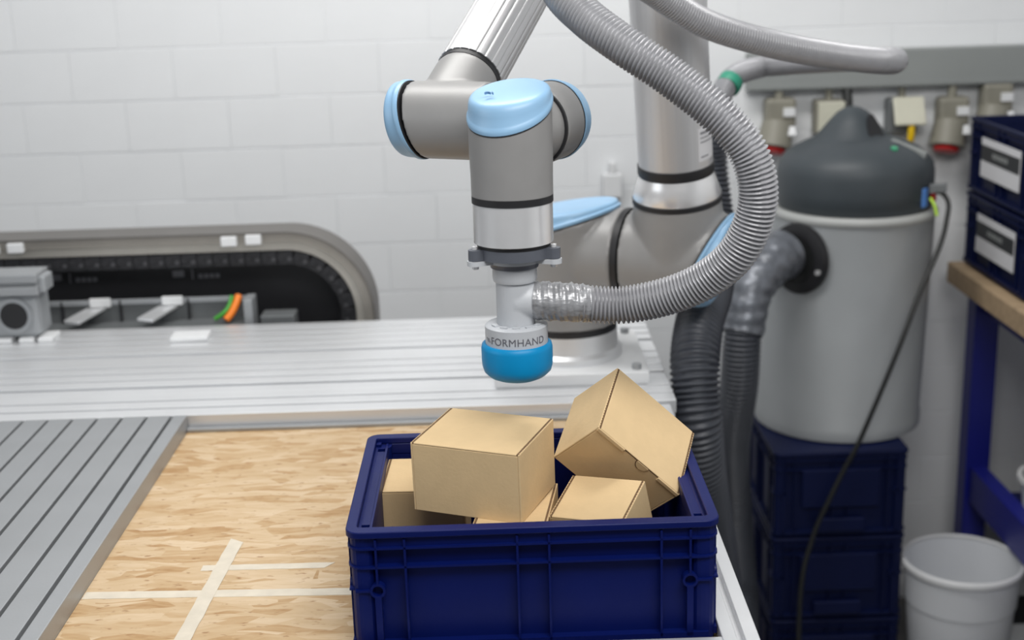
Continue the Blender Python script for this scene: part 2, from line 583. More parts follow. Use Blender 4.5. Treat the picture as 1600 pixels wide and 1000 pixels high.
# ================================================================== boxes and crate
def klt(name, label, W, D, H, loc, rz=0.0, m=None, group=None, detail=True, cat='crate'):
    m = m or M_BLUE
    root = thing(name, label, cat, loc, group)
    root.rotation_euler = (0, 0, rz)
    r = 0.016
    b = dict(parent=root, world=False)
    # body: walls and bottom
    mb = MB()
    o = rrect(W - .022, D - .022, r - .006); i = rrect(W - .054, D - .030, .008)
    mb.ring(o, i, 0.006, H - .022)
    mb.prism(rrect(W - .03, D - .03, .01), (0, 0, 0), (1, 0, 0), (0, 1, 0), (0, 0, 1), 0.010)
    build(mb, 'body', m, smooth=30, **b)
    mb = MB()
    mb.ring(rrect(W, D, r), rrect(W - .024, D - .030, .004), H - .008, H)
    mb.ring(rrect(W - .010, D - .010, r), rrect(W - .030, D - .030, .008), H - .022, H - .008)
    rim = build(mb, 'rim', m, smooth=30, bevel=0.0012, **b)
    # stepped ledges along the short sides, open pockets at their ends
    for s in (-1, 1):
        x0, x1 = sorted((s * (W / 2 - .0115), s * (W / 2 - .0245)))
        build(MB().box(x0, x1, -D / 2 + .040, D / 2 - .040, H - .024, H - .0085), 'ledge', m, bevel=0.0008, **b)
        xa, xb = sorted((s * (W / 2 - .0240), s * (W / 2 - .0270)))
        build(MB().box(xa, xb, -D / 2 + .015, D / 2 - .015, H - .024, H - .0070), 'inner_lip', m, bevel=0.0005, **b)
        for e in (-1, 1):
            xa, xb = sorted((s * (W / 2 - .0115), s * (W / 2 - .0180)))
            ya, yb = sorted((e * (D / 2 - .0145), e * (D / 2 - .025)))
            build(MB().box(xa, xb, ya, yb, H - .024, H - .0050), 'pocket_step', m, **b)
    # rib grid on the four outer faces
    t = 0.0024
    def face_ribs(length, place):
        k = length / 0.4
        xs = [-.168 * k, -.137 * k, -.017, .017, .137 * k, .168 * k]
        zz = [H - .020, H - .042]
        zb = H * .53
        for x in xs:
            if abs(abs(x) - .168 * k) < 1e-6:
                place(x - t / 2, x + t / 2, zb + .007, H - .01)
                place(x - .0035, x + .0035, .012, zb - .007)
            else:
                place(x - t / 2, x + t / 2, .012, H - .01)
        for s in (-1, 1):
            xx = sorted((s * (length / 2 - .008), s * (.168 * k + .007)))
            place(xx[0], xx[1], zb - t / 2, zb + t / 2)
        place(-length / 2 + .012, length / 2 - .012, .008, .016)
    mb = MB()
    face_ribs(W, lambda a, c, e, g: mb.box(a, c, -D / 2 + .001, -D / 2 + .012, e, g))
    face_ribs(W, lambda a, c, e, g: mb.box(a, c, D / 2 - .012, D / 2 - .001, e, g))
    face_ribs(D, lambda a, c, e, g: mb.box(-W / 2 + .001, -W / 2 + .012, a, c, e, g))
    face_ribs(D, lambda a, c, e, g: mb.box(W / 2 - .012, W / 2 - .001, a, c, e, g))
    for z in (H - .020, H - .042):
        mb.ring(rrect(W - .002, D - .002, r), rrect(W - .026, D - .026, .010), z - t / 2, z + t / 2)
    # rounded corner columns
    for sx in (-1, 1):
        for sy in (-1, 1):
            mb.prism(rrect(.027, .027, .011, 4, (sx * (W / 2 - .0175), sy * (D / 2 - .0175))), (0, 0, .006), (1, 0, 0), (0, 1, 0), (0, 0, 1), H - .0145)
    build(mb, 'rib_grid', m, **b)
    # ring-shaped bosses near the lower corners
    zb = H * .53
    for (ax, L, off) in (((0, -1, 0), W, D), ((0, 1, 0), W, D), ((-1, 0, 0), D, W), ((1, 0, 0), D, W)):
        k = L / .4
        for s in (-1, 1):
            a = V(ax)
            side = V((-a.y, a.x, 0))
            c = a * (off / 2 - .010) + side * (s * .168 * k) + V((0, 0, zb))
            bb = MB().lathe(c, a, [(.0058, 0.0), (.0058, .0092), (.0085, .0092), (.0085, 0.0)], 20, caps=False)
            bb.lathe(c, a, [(.006, .0), (.006, .002)], 20)
            build(bb, 'boss', m, smooth=40, **b)
    return root

crate = klt('plastic_crate', 'ribbed blue plastic crate full of cardboard boxes on the strand board', .4, .3, .147,
            (0.0175 + .2 - .00085, 0.0015 + .15 + .0011, 0.0005), 0.0057)

def carton(label, loc, eul, dim, tab=False, hinge_front=True):
    w, d, h = dim
    root = thing('cardboard_box', label, 'cardboard box', loc, 'cardboard boxes in the blue crate')
    root.rotation_euler = eul
    b = dict(parent=root, world=False)
    t = 0.0022
    x, y, z = w / 2, d / 2, h / 2
    mb = MB()
    mb.box(-x, -x + t, -y, y, -z, z - .0004)          # side panels rise to the lid's height
    mb.box(x - t, x, -y, y, -z, z - .0004)
    mb.box(-x + t, x - t, -y, -y + t, -z, z - t)
    mb.box(-x + t, x - t, y - t, y, -z, z - t)
    mb.box(-x + t, x - t, -y + t, y - t, -z, -z + t)
    build(mb, 'body', M_CARD, bevel=0.0007, **b)
    g = 0.0013
    build(MB().box(-x + t + g, x - t - g, -y, y, z - t, z), 'lid', M_CARD, bevel=0.0009, **b)
    # raw corrugated edges seen in the slits beside the lid
    for s in (-1, 1):
        x0, x1 = sorted((s * (x - t - g), s * (x - t)))
        nz = int(d / .0022)
        inn = [(s * (x - t - g), -y + .0006 + (d - .0012) * q / nz) for q in range(nz + 1)]
        out = [(s * (x - t + (.0014 if q % 2 else .0002)), -y + .0006 + (d - .0012) * q / nz) for q in range(nz, -1, -1)]
        build(MB().prism(inn + out, (0, 0, z - t), (1, 0, 0), (0, 1, 0), (0, 0, 1), t - .0002), 'cut_edge', M_CARD_E, **b)
    if tab:
        # tuck-in front: a lip with two steps and a half-round thumb notch
        for (a, c) in ((-x + .001, -x * .35), (x * .47, x - .001)):
            build(MB().box(a, c, -y - .0018, -y, z - .0050, z - .0003), 'tuck_lip', M_CARD, bevel=0.0006, **b)
        pts = [(.0085 * math.cos(PI + PI * i / 10), .0085 * math.sin(PI + PI * i / 10)) for i in range(11)]
        build(MB().prism(pts, (x * .1, -y - .0002, z - .0012), (1, 0, 0), (0, 0, 1), (0, -1, 0), .0008), 'thumb_tab', M_CARD, **b)
        build(MB().box(-x * .35, x * .47, -y - .0003, -y + .0002, z - .0016, z - .0004), 'cut_edge', M_CARD_E, **b)
        pts2 = [(.0098 * math.cos(PI + PI * i / 10), .0098 * math.sin(PI + PI * i / 10)) for i in range(6)]
        pts3 = [(.0085 * math.cos(PI + PI * i / 10), .0085 * math.sin(PI + PI * i / 10)) for i in range(6)]
        build(MB().prism(pts2 + pts3[::-1], (x * .1, -y - .0001, z - .0012), (1, 0, 0), (0, 0, 1), (0, -1, 0), .0003), 'cut_edge', M_CARD_E, **b)
    return root

carton('large cardboard box lying level on top, left in the crate', (0.1664, 0.1239, 0.1729), (0.0353, 0.0041, -0.3837), (0.1302, 0.11, 0.0823))
carton('cardboard box tipped steeply on its edge, highest one in the crate', (0.3332, 0.186, 0.1663), (0.546, 0.7629, 0.0852), (0.1292, 0.1056, 0.080), tab=True)
carton('smallest cardboard box wedged below the tipped one near the front rim', (0.3005, 0.0906, 0.0970), (0.2881, -0.0698, -0.46), (0.0887, 0.0755, 0.10))
carton('half hidden cardboard box in the left rear corner of the crate', (0.0920, 0.2150, 0.0685), (0.0, 0.0, -0.0323), (0.10, 0.105, 0.115))
carton('cardboard box under the large one, only a strip of its top showing', (0.2008, 0.1049, 0.0707), (0, 0, -0.1476), (0.082, 0.13, 0.1186))

tape('tape_strip', ((-0.3245, 0.1715), (0.010, 0.1595)), 0.0180, 'long pale tape strip reaching from the deck towards the crate')
tape('tape_strip', ((-0.196, 0.2366), (-0.035, 0.2338)), 0.0150, 'short pale tape strip parallel to the long one', 0.0004)
tape('tape_strip', ((-0.1822, -0.011), (-0.1667, 0.3154)), 0.0190, 'pale tape strip crossing the other two strips', 0.0008)

# ================================================================== robot arm
D1 = V((-0.9075, 0.42, 0)).normalized()       # lift axes, from the right towards the left
D2 = V((0.42, 0.9075, 0)).normalized()        # wrist 2 axis, away from the viewer
UP = V((0, 0, 1))
ZW = 0.546
W3 = V((0.2075, 0.14, ZW))
W2 = W3 + D2 * 0.092
W1 = W2 + D1 * 0.128
FA = (D2 * 0.852 + UP * 0.523).normalized()
robot = thing('robot_arm', 'grey six-axis robot arm with light blue joint caps reaching over the crate', 'robot arm', (0.31, 0.965, PLATE_Z))

def cap(parent, c, axis, r, low, k, h, name='joint_cap', mark=False):
    """domed cap on a slanted cut; 'low' is the side on which it reaches further down the barrel"""
    axis = V(axis).normalized(); low = V(low).normalized()
    mb = MB()
    prof = [(r * .97, -.003, -k), (r * 1.022, -.002, -k), (r * 1.032, .0005, -k), (r * 1.030, .0030, -k), (r * 1.005, .0050, -k), (r * .992, .0062, -k * .98),
            (r * .985, h * .55, -k * .74), (r * .975, h * .74, -k * .66), (r * .955, h * .86, -k * .60), (r * .915, h * .95, -k * .56), (r * .85, h * 1.0, -k * .53), (r * .70, h * 1.04, -k * .5), (r * .4, h * 1.07, -k * .47), (r * .08, h * 1.08, -k * .45)]
    mb.lathe(c, axis, prof, 56, tilt=low)
    o = build(mb, name, M_CAP, parent, smooth=50)
    mb = MB().lathe(c, axis, [(r * .985, -.0040, -k), (r * 1.008, -.0040, -k), (r * 1.008, -.0022, -k), (r * .985, -.0022, -k)], 56, tilt=low)
    build(mb, 'gasket', M_BLACK, o, smooth=40)
    return o

# --- wrist 3: upright barrel, slanted cap on top, flange below
R3 = 0.0455
h3 = build(MB().lathe(W3 - UP * .066, UP, [(R3 * .985, 0), (R3 * .985, .02), (R3, .045), (R3, .092, -.45)], 64, tilt=-D2), 'wrist_housing', M_ROBOT, robot, smooth=50)
build(MB().lathe(W3, D2, [(.0425, 0.0), (.0425, .052)], 48), 'stem', M_ROBOT, h3, smooth=50)
c3 = cap(h3, W3 + UP * .0265, UP, R3, -D2, .46, .019)
# small arched emblem on the cap
cc = W3 + UP * 0.0445 - D2 * .021 + V((-.014, 0, 0))
em = MB()
n_ = (UP * .985 - D2 * .19).normalized()
tx = V((1, 0, 0)); ty = n_.cross(tx)
arc = [(.0035 * math.cos(a), .0035 * math.sin(a)) for a in [PI * i / 8 for i in range(9)]] + [(.0022 * math.cos(a), .0022 * math.sin(a)) for a in [PI * (8 - i) / 8 for i in range(9)]]
em.prism(arc, cc, tx, ty, n_, .0025)
em.prism([(.004, .0035), (.0052, .0035), (.0062, -.001), (.005, -.001)], cc, tx, ty, n_, .0025)
build(em, 'emblem', mat('emblem_blue', (.10, .22, .40), .5), h3)
build(MB().lathe(W3, UP, [(R3 * .985, -.0735), (R3 * .985, -.0655)], 64), 'seal_ring', M_BLACK, h3, smooth=50)
fl3 = build(MB().lathe((W3.x, W3.y, 0), UP, [(.0425, .4275), (.0440, .4285), (.0440, .4735), (.0425, .4735)], 64), 'tool_flange', M_CHROME, h3, smooth=40)
build(MB().lathe((W3.x, W3.y, 0), UP, [(.0405, .4235), (.0405, .4285)], 64), 'flange_gasket', M_BLACK, h3, smooth=50)

# --- wrist 2: barrel pointing away, cap at the far end, stem to the left
R2 = 0.0450
mb = MB().lathe(W3, D2, [(R2, .058), (R2, .118)], 48)
mb.lathe(W2, D1, [(.0435, 0), (.0435, .062)], 48)
h2 = fused(mb, 'wrist_housing', M_ROBOT, robot)
build(MB().lathe(W3, D2, [(R2 * 1.012, .0505), (R2 * 1.012, .0545)], 48), 'seal_ring', M_BLACK, h2, smooth=50)
build(MB().lathe(W3, D2, [(R2 * .99, .0545), (R2 * .99, .060)], 48), 'collar', M_ROBOT, h2, smooth=50)
cap(h2, W3 + D2 * .121, D2, R2, -D1, .25, .020)

# --- wrist 1: barrel pointing left, cap at the left end, stem up into the forearm tube
R1 = 0.0455
mb = MB().lathe(W1, D1, [(R1, -.062), (R1, .030, -.22)], 48, tilt=-UP)
mb.lathe(W1, FA, [(.041, 0), (.041, .075), (.0395, .082)], 48)
h1 = fused(mb, 'wrist_housing', M_ROBOT, robot, it=14)
cap(h1, W1 + D1 * .036, D1, R1 * 1.0, -UP, .24, .021)
build(MB().lathe(W1, FA, [(.0405, .079), (.0405, .087)], 48), 'seal_ring', M_BLACK, h1, smooth=50)

# --- forearm tube with fine flutes
def fluted(o, axis, r, h0, h1, n=144, depth=.0006, arc=(0, 1), every=9):
    x, y, z = frame_of(axis)
    vs = []
    for h in (h0, h1):
        for i in range(n):
            rr = r - (depth if i % every == 0 else 0)
            a = 2 * PI * i / n
            vs.append(V(o) + (x * math.cos(a) + y * math.sin(a)) * rr + z * h)
    fs = [(i, (i + 1) % n, n + (i + 1) % n, n + i) for i in range(n)]
    fs += [tuple(reversed(range(n))), tuple(range(n, 2 * n))]
    return MB().add(vs, fs)
ft = build(fluted(W1, FA, .0418, .0865, .50, depth=.0010, every=6), 'forearm_tube', M_TUBE, robot, smooth=50)
EF = W1 + FA * 0.556

# --- shoulder and upper arm
UA = (V((0, 0, 1)) * .984 - D2 * .158).normalized()
S = V((0.490, 0.878, 0.229))
RS = 0.081
mb = MB().lathe(S, -D1, [(RS, -.085), (RS * .98, .042, -.50)], 56, tilt=-UP)
mb.lathe(S, UA, [(.079, 0), (.074, .083), (.0715, .111)], 56)
sh = fused(mb, 'shoulder_housing', M_ROBOT, robot, .004, 8)
cap(sh, S - D1 * .046, -D1, RS * .98, -UP, .50, .030)
build(MB().lathe(S, UA, [(.0735, .106), (.0735, .114)], 56), 'seal_ring', M_BLACK, sh, smooth=50)
build(MB().lathe(S, UA, [(.0715, .114), (.0725, .117), (.064, .143), (.060, .156)], 56), 'tube_collar', M_CHROME, sh, smooth=40)
build(MB().lathe(S, UA, [(.0615, .153), (.0625, .156), (.0622, .169), (.060, .170)], 56), 'strap', M_BLACK, sh, smooth=40)
ut = build(fluted(S, UA, .0602, .163, .56, depth=.0003), 'upper_arm_tube', M_TUBE, robot, smooth=50)
# printed label on the tube
x_, y_, z_ = frame_of(UA)
def on_tube(mb, a0, a1, ha, hb, r, n=8):
    vs = []
    side = V((1, 0, 0)); side = (side - UA * side.dot(UA)).normalized(); fr = side.cross(UA)
    fr = fr if fr.y < 0 else -fr
    for i in range(n + 1):
        a = a0 + (a1 - a0) * i / n
        d = side * math.sin(a) + fr * math.cos(a)
        for rr in (r, r + .0005):
            for h in (ha, hb):
                vs.append(S + UA * h + d * rr)
    fs = []
    for i in range(n):
        p, q = 4 * i, 4 * (i + 1)
        fs += [(p + 2, q + 2, q + 3, p + 3), (p, p + 1, q + 1, q), (p, q, q + 2, p + 2), (p + 1, p + 3, q + 3, q + 1)]
    fs += [(0, 2, 3, 1), (4 * n, 4 * n + 1, 4 * n + 3, 4 * n + 2)]
    return mb.add(vs, fs)
lb = build(on_tube(MB(), .55, 1.25, .182, .236, .0602), 'tube_label', M_LABEL, ut, smooth=30)
for (ha, hb, a0, a1) in ((.226, .230, .62, 1.18), (.219, .221, .62, 1.05), (.212, .214, .62, 1.12), (.188, .190, .62, .92)):
    build(on_tube(MB(), a0, a1, ha, hb, .0606), 'print_line', M_LGREY, ut)
# --- base joint: upright barrel with slanted cap, then the foot
BC = S + D1 * 0.205
build(MB().lathe(S, D1, [(RS * 1.01, .086), (RS * 1.01, .096)], 56), 'seal_ring', M_BLACK, sh, smooth=50)
mb = MB().lathe(S, D1, [(RS, .097), (RS, .21)], 56)
mb.lathe((BC.x, BC.y, .105), UP, [(.086, 0), (.092, .03), (.092, .176, -.30)], 56, tilt=D1)
bs = fused(mb, 'base_housing', M_ROBOT, robot, .004, 8)
cb = cap(bs, V((BC.x, BC.y, .283)), UP, .092, D1, .30, .026)
build(MB().lathe((BC.x, BC.y, 0), UP, [(.086, .095), (.086, .106)], 56), 'seal_ring', M_BLACK, bs, smooth=50)
build(MB().lathe((BC.x, BC.y, 0), UP, [(.095, .047), (.095, .058), (.088, .064), (.086, .095)], 56), 'base_foot', M_ALU_R, robot, smooth=40)
build(MB().box(BC.x - .13, BC.x + .13, BC.y - .13, BC.y + .13, PLATE_Z + .0003, .047), 'carriage_plate', M_WHITE, robot, bevel=.002)
for sx in (-1, 1):
    for sy in (-1, 1):
        build(MB().cyl((BC.x + sx * .11, BC.y + sy * .11, .047), (BC.x + sx * .11, BC.y + sy * .11, .056), .008, 12), 'bolt', M_ALU, robot)
# --- elbow joint, above the picture
EU = S + UA * 0.62
mb = MB().lathe(EU, UA, [(.058, -.07), (.062, 0)], 40)
mb.lathe(EU - D1 * .06, D1, [(.062, 0), (.062, .13)], 40)
e1 = fused(mb, 'elbow_housing', M_ROBOT, robot, .004, 6)
cap(e1, EU - D1 * .062, -D1, .06, UP, .2, .022)
E2 = EU + D1 * .16
dirE = (EF - E2)
mb = MB().lathe(EU + D1 * .075, D1, [(.055, 0), (.055, .12)], 40)
mb.cyl(E2, EF, .045, 40)
mb.lathe(EF, FA, [(.041, -.07), (.045, 0)], 40)
e2 = fused(mb, 'elbow_housing', M_ROBOT, robot, .004, 6)

# ================================================================== gripper
GX, GY = W3.x, W3.y
grip = thing('vacuum_gripper', 'light grey suction gripper with azure cushion hanging from the robot wrist', 'gripper', (GX, GY, 0.2700))
def lug_plate(r, z0, z1, rl, dl, angs, m, name, rh=.0):
    mb = MB().lathe((GX, GY, z0), UP, [(r, 0), (r, z1 - z0)], 56)
    for a in angs:
        c = V((GX + dl * math.cos(a), GY + dl * math.sin(a), z0 + .0002))
        mb.lathe(c, UP, [(rl, 0), (rl, z1 - z0 - .0004)], 20)
        d = V((math.cos(a), math.sin(a), 0)); t = V((-d.y, d.x, 0))
        mid = V((GX, GY, (z0 + z1) / 2)) + d * (dl * .5 + .01)
        mb.obox(mid, d, t, UP, dl * .5 - .01, rl * .98, (z1 - z0) / 2 - .0003)
    return build(mb, name, m, grip, smooth=40)
ANG = [math.radians(a) for a in (-22, 203, 90)]
lug_plate(.0405, .4115, .4235, .0075, .0465, ANG, M_FLANGE, 'mounting_flange')
lug_plate(.030, .4055, .4113, .0085, .0470, ANG, M_PVC, 'flange_plate')
for a in ANG:
    c = V((GX + .0465 * math.cos(a), GY + .0465 * math.sin(a), 0))
    build(MB().cyl(c + UP * .4236, c + UP * .4268, .0032, 12), 'screw_head', M_CHROME, grip, smooth=40)
    build(MB().cyl(c + UP * .4015, c + UP * .4056, .0038, 6), 'nut', M_CHROME, grip)
build(MB().lathe((GX, GY, 0), UP, [(.0268, .3995), (.0276, .4035), (.0290, .4056)], 48), 'gasket', M_FLANGE, grip, smooth=40)
build(MB().lathe((GX, GY, 0), UP, [(.0225, .3835), (.0238, .3835), (.0248, .3870), (.0248, .4010), (.02, .4010)], 48), 'pipe_collar', M_PVC, grip, smooth=40)
HP = V((GX + .0285, GY - .002, .3600))
mb = MB().lathe((GX, GY, .333), UP, [(.0216, 0), (.0216, .0525)], 48)
mb.lathe(V((GX, GY, .3600)), V((1, -.05, 0)), [(.0225, 0), (.0220, .014), (.0195, .026), (.0195, .04)], 40)
fused(mb, 'branch_pipe', M_PVC, grip, .0014, 5)
ring = build(MB().lathe((GX, GY, 0), UP, [(.0215, .3345), (.0325, .3345), (.0352, .3325), (.0352, .3090), (.034, .3080)], 56), 'clamp_ring', M_PVC, grip, smooth=40)
for a in range(-150, 0, 30):
    aa = math.radians(a)
    c = V((GX + .0275 * math.cos(aa), GY + .0275 * math.sin(aa), .3345))
    build(MB().obox(c + UP * .0006, V((math.cos(aa), math.sin(aa), 0)), V((-math.sin(aa), math.cos(aa), 0)), UP, .0022, .0040, .0012), 'ring_notch', M_PVC, grip)
# raised lettering bent round the ring
def ring_text(txt, size, r, zc, parent, m):
    cu = bpy.data.curves.new('lettering', 'FONT')
    cu.body = txt
    cu.size = size
    cu.align_x = 'CENTER'
    cu.extrude = .0002
    cu.space_character = 1.05
    to = bpy.data.objects.new('lettering_tmp', cu)
    COL.objects.link(to)
    dg = bpy.context.evaluated_depsgraph_get()
    me = bpy.data.meshes.new_from_object(to.evaluated_get(dg))
    bpy.data.objects.remove(to)
    base = origin_of(parent)
    for v in me.vertices:
        a = -PI / 2 + v.co.x / r + .03
        rr = r + v.co.z + .0001
        v.co = V((GX + rr * math.cos(a), GY + rr * math.sin(a), zc + v.co.y)) - base
    me.materials.clear()
    return new_obj('lettering', me, m, parent)
ring_text('FORMHAND', .0118, .0352, .3165, ring, M_PRINT)
a = -PI / 2 - 1.08
dv = V((math.cos(a), math.sin(a), 0)); tv = V((-dv.y, dv.x, 0))
for k in (0, 1):
    build(MB().obox(V((GX, GY, .3200)) + dv * .0353 + tv * (.0035 * k - .002), tv * .8 + UP * .6, dv, UP * .8 - tv * .6, .0005, .0002, .0028), 'logo_stroke', M_PRINT, ring)
# cushion: soft ring bulging below, a little uneven
prof = [(.030, .3100), (.0365, .3130), (.0392, .3110), (.0402, .3065), (.0402, .2930), (.0398, .2860), (.0380, .2795), (.0330, .2745), (.0265, .2715), (.018, .2702), (.004, .2700)]
mb = MB().lathe((GX, GY, 0), UP, prof, 56)
for i, v in enumerate(mb.v):
    a = math.atan2(v.y - GY, v.x - GX)
    k = max(0, (.297 - v.z) / .03)
    s = 1 + k * (.012 * math.sin(5 * a + 1) + .014 * math.sin(3 * a))
    v.x = GX + (v.x - GX) * s; v.y = GY + (v.y - GY) * s
build(mb, 'cushion', M_CUSH, grip, smooth=60)

# ================================================================== hoses
hose_pts = [(0.2285, .1385, .3600), (.262, .134, .3580), (.331, .130, .354), (.399, .110, .376), (.444, .090, .416), (.464, .080, .471), (.456, .080, .522), (.425, .090, .564),
            (.378, .110, .603), (.330, .130, .636), (.292, .160, .665), (.265, .200, .696), (.255, .29, .745), (.27, .42, .80), (.30, .56, .85)]
hs = thing('suction_hose', 'grey ribbed suction hose curving from the gripper up over the robot', 'hose', hose_pts[0])
build(ribbed(hose_pts[1:], .0214, .0047, .0042, 28), 'hose_body', M_HOSE, hs, smooth=80)
rnd = random.Random(3)
tp = spline([hose_pts[0], hose_pts[1], (.292, .1325, .3555)], .0012)
NZ = [[rnd.uniform(-1, 1) for _ in range(24)] for _ in range(len(tp) + 1)]
def tape_r(s, a):
    i = min(int(s / .0012), len(tp) - 1); k = int(round(a / (2 * PI) * 24)) % 24
    e = .0005 * NZ[i][k] + .0006 * math.sin(2 * PI * s / .0135 + a + 1.5 * math.sin(2 * a)) + .0005 * math.sin(2 * PI * s / .0063 - 2 * a + 2 * math.sin(a))
    L = .060
    fade = max(0, (s - .042) / .02)
    return .0210 + e + .0006 - .0014 * fade
build(sweep(tp, tape_r, 24), 'tape_wrap', M_TAPE, hs, smooth=50)

h2_pts = [(.34, .55, .83), (.355, .57, .78), (0.361, 0.6, 0.717), (0.42, 0.66, 0.675), (0.5, 0.7, 0.625), (0.603, 0.74, 0.59), (0.715, 0.8, 0.564), (0.809, 0.87, 0.547), (0.862, 0.97, 0.537), (0.883, 1.09, 0.53), (.813, 1.20, .521), (.711, 1.28, .508),
          (.640, 1.245, .494), (.604, 1.20, .455)]
h2o = thing('suction_hose', 'grey ribbed hose looping out to the right above the vacuum cleaner', 'hose', h2_pts[-1])
build(ribbed(h2_pts, .0214, .0047, .0038, 24), 'hose_body', M_HOSE, h2o, smooth=80)
d_ = (V(h2_pts[-1]) - V(h2_pts[-2])).normalized()
build(MB().lathe(V(h2_pts[-2]) + d_ * .012, d_, [(.0232, 0), (.0240, .004), (.0240, .017), (.0232, .02)], 28), 'tape_band', M_GREEN, h2o, smooth=40)

h3_pts = [(.605, 1.20, .458), (.592, 1.2, .41), (.590, 1.21, .33), (.588, 1.17, .22), (.572, 1.07, .135), (.535, .95, .100), (.516, .875, .060), (.513, .845, .0), (.516, .835, -.06), (.530, .87, -.16), (.562, .97, -.31), (.60, 1.09, -.48), (.635, 1.20, -.66), (.68, 1.33, -.78), (.715, 1.49, -.72),
          (.71, 1.56, -.56), (.695, 1.53, -.362), (.705, 1.5, -.204), (.711, 1.5, -.086), (.735, 1.53, .000), (.785, 1.58, .050), (.822, 1.615, .062)]
h3o = thing('exhaust_hose', 'thick dark corrugated hose hanging beside the table and rising to the drum', 'hose', (.68, 1.32, -.83))
build(ribbed(h3_pts, 0.0430, .0105, .0060, 28, lambda s: .62 + .38 * min(1, max(0, (s - .02) / .20))), 'hose_body', M_HOSE_D, h3o, smooth=80)
build(sweep(spline(h3_pts[-4:], .004), lambda s, a: .0460 + .0012 * math.sin(s * 190 + 3 * math.sin(a)) + .008 * max(0, (s - .09) / .1), 28), 'tape_wrap', mat('dull_tape', (.13, .14, .16), .35, .3, .3, 40, .4, 60), h3o, smooth=50)

# ================================================================== vacuum cleaner
VX, VY = 1.006, 1.735
VB, VT = -0.372, 0.140
vac = thing('vacuum_cleaner', 'large grey drum vacuum cleaner with charcoal head standing on stacked crates', 'vacuum cleaner', (VX - .022, VY, VB))
mb = MB().lathe((VX, VY, 0), UP, [(.186, VB), (.193, VB + .004), (.193, VB + .03), (.190, VB + .034), (.182, VT - .01), (.16, VT - .01)], 72)
for v in mb.v:
    v.x += .046 * (v.z - VT)      # the drum leans a little
build(mb, 'drum', M_DRUM, vac, smooth=40)
build(MB().lathe((VX, VY, 0), UP, [(.170, VT - .016), (.184, VT - .014), (.188, VT - .008), (.188, VT), (.184, VT + .006), (.170, VT + .006)], 72), 'drum_rim', M_DRUM_RIM, vac, smooth=40)
hd = build(MB().lathe((VX, VY, 0), UP, [(.166, VT + .004), (.173, VT + .010), (.176, VT + .05), (.176, VT + .088), (.172, VT + .108), (.160, VT + .126), (.140, VT + .140), (.11, VT + .155), (.07, VT + .168), (.03, VT + .175)], 72), 'head', M_HEAD, vac, smooth=50)
mb = MB().lathe((VX - .010, VY, 0), UP, [(.125, VT + .135), (.095, VT + .156), (.072, VT + .176), (.052, VT + .200), (.036, VT + .218), (.022, VT + .227), (.010, VT + .231), (.002, VT + .232)], 48, squash=(1, .92))
build(mb, 'head_hump', M_HEAD, hd, smooth=60)
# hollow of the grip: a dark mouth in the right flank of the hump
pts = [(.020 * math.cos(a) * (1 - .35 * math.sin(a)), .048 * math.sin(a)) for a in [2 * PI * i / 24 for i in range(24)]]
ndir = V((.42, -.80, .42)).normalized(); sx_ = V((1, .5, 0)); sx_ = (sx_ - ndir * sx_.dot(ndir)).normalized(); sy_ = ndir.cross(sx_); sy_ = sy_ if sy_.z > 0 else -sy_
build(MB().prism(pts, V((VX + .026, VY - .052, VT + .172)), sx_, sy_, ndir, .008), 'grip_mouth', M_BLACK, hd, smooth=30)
ld = V((.75, -.42, -.30)).normalized()
build(MB().obox(V((VX + .098, VY - .075, VT + .142)), ld, V((.49, .87, 0)), V((.22, -.2, .95)).normalized(), .042, .012, .008), 'head_plate', M_TRUNK, hd, bevel=.002)
build(MB().lathe((VX + .055, VY - .110, VT + .144), V((.1, -.3, 1)), [(.008, 0), (.008, .008)], 16), 'indicator', mat('green_lamp_cover', (.05, .35, .18), .4), hd, smooth=40)
av = V((.80, -.60, 0))
build(MB().obox(V((VX, VY, VT + .040)) + V((.70, -.714, 0)) * .1765, V((.714, .70, 0)), V((.70, -.714, 0)), UP, .010, .002, .021), 'badge', M_BADGE, hd, bevel=.001)
build(MB().obox(V((VX, VY, VT + .036)) + V((.87, -.493, 0)) * .178, V((.493, .87, 0)), V((.87, -.493, 0)), UP, .012, .005, .013), 'switch', M_RED, hd, bevel=.002)
# inlet: black flange on the left flank
IP = V((VX, VY, 0.048)); idir = V((-.80, -.60, 0))
ic = IP + idir * .181
inl = build(MB().lathe(ic, idir, [(.050, -.004), (.079, -.004), (.081, .004), (.079, .014), (.062, .018), (.050, .018)], 40, caps=False), 'inlet_flange', M_BLACK, vac, smooth=40)
build(MB().lathe(ic, idir, [(.054, 0), (.054, .018)], 32), 'inlet_socket', M_CABLE, vac, smooth=40)
build(MB().lathe(ic + V((.6, -.8, 0)) * .066 + UP * -.02, idir, [(.006, .014), (.006, .021)], 12), 'bolt', M_CHROME, vac, smooth=40)

# power lead of the vacuum cleaner
pc = [(1.150, 1.60, .195), (1.166, 1.60, .190), (1.176, 1.59, .172), (1.173, 1.58, .147), (1.155, 1.56, .087), (1.105, 1.525, -.01), (1.047, 1.49, -.145), (.973, 1.475, -.331), (.939, 1.48, -.408), (.909, 1.478, -.476), (.874, 1.477, -.568), (.846, 1.46, -.70), (.84, 1.42, -.99)]
ld_ = thing('power_lead', 'black power lead with plug hanging down in front of the drum', 'cable', pc[0])
build(sweep(spline(pc, .01), lambda s, a: .0055, 10), 'cable', M_CABLE, ld_, smooth=60)
build(MB().obox((1.156, 1.602, .202), (.87, -.3, .1), (.3, .87, 0), (0, 0, 1), .020, .009, .010), 'plug', M_DGREY, ld_, bevel=.002)
build(sweep(spline([(1.140, 1.602, .180), (1.146, 1.588, .165), (1.150, 1.580, .142)], .004), lambda s, a: .0035, 8), 'earth_wire', M_LIME, ld_, smooth=60)

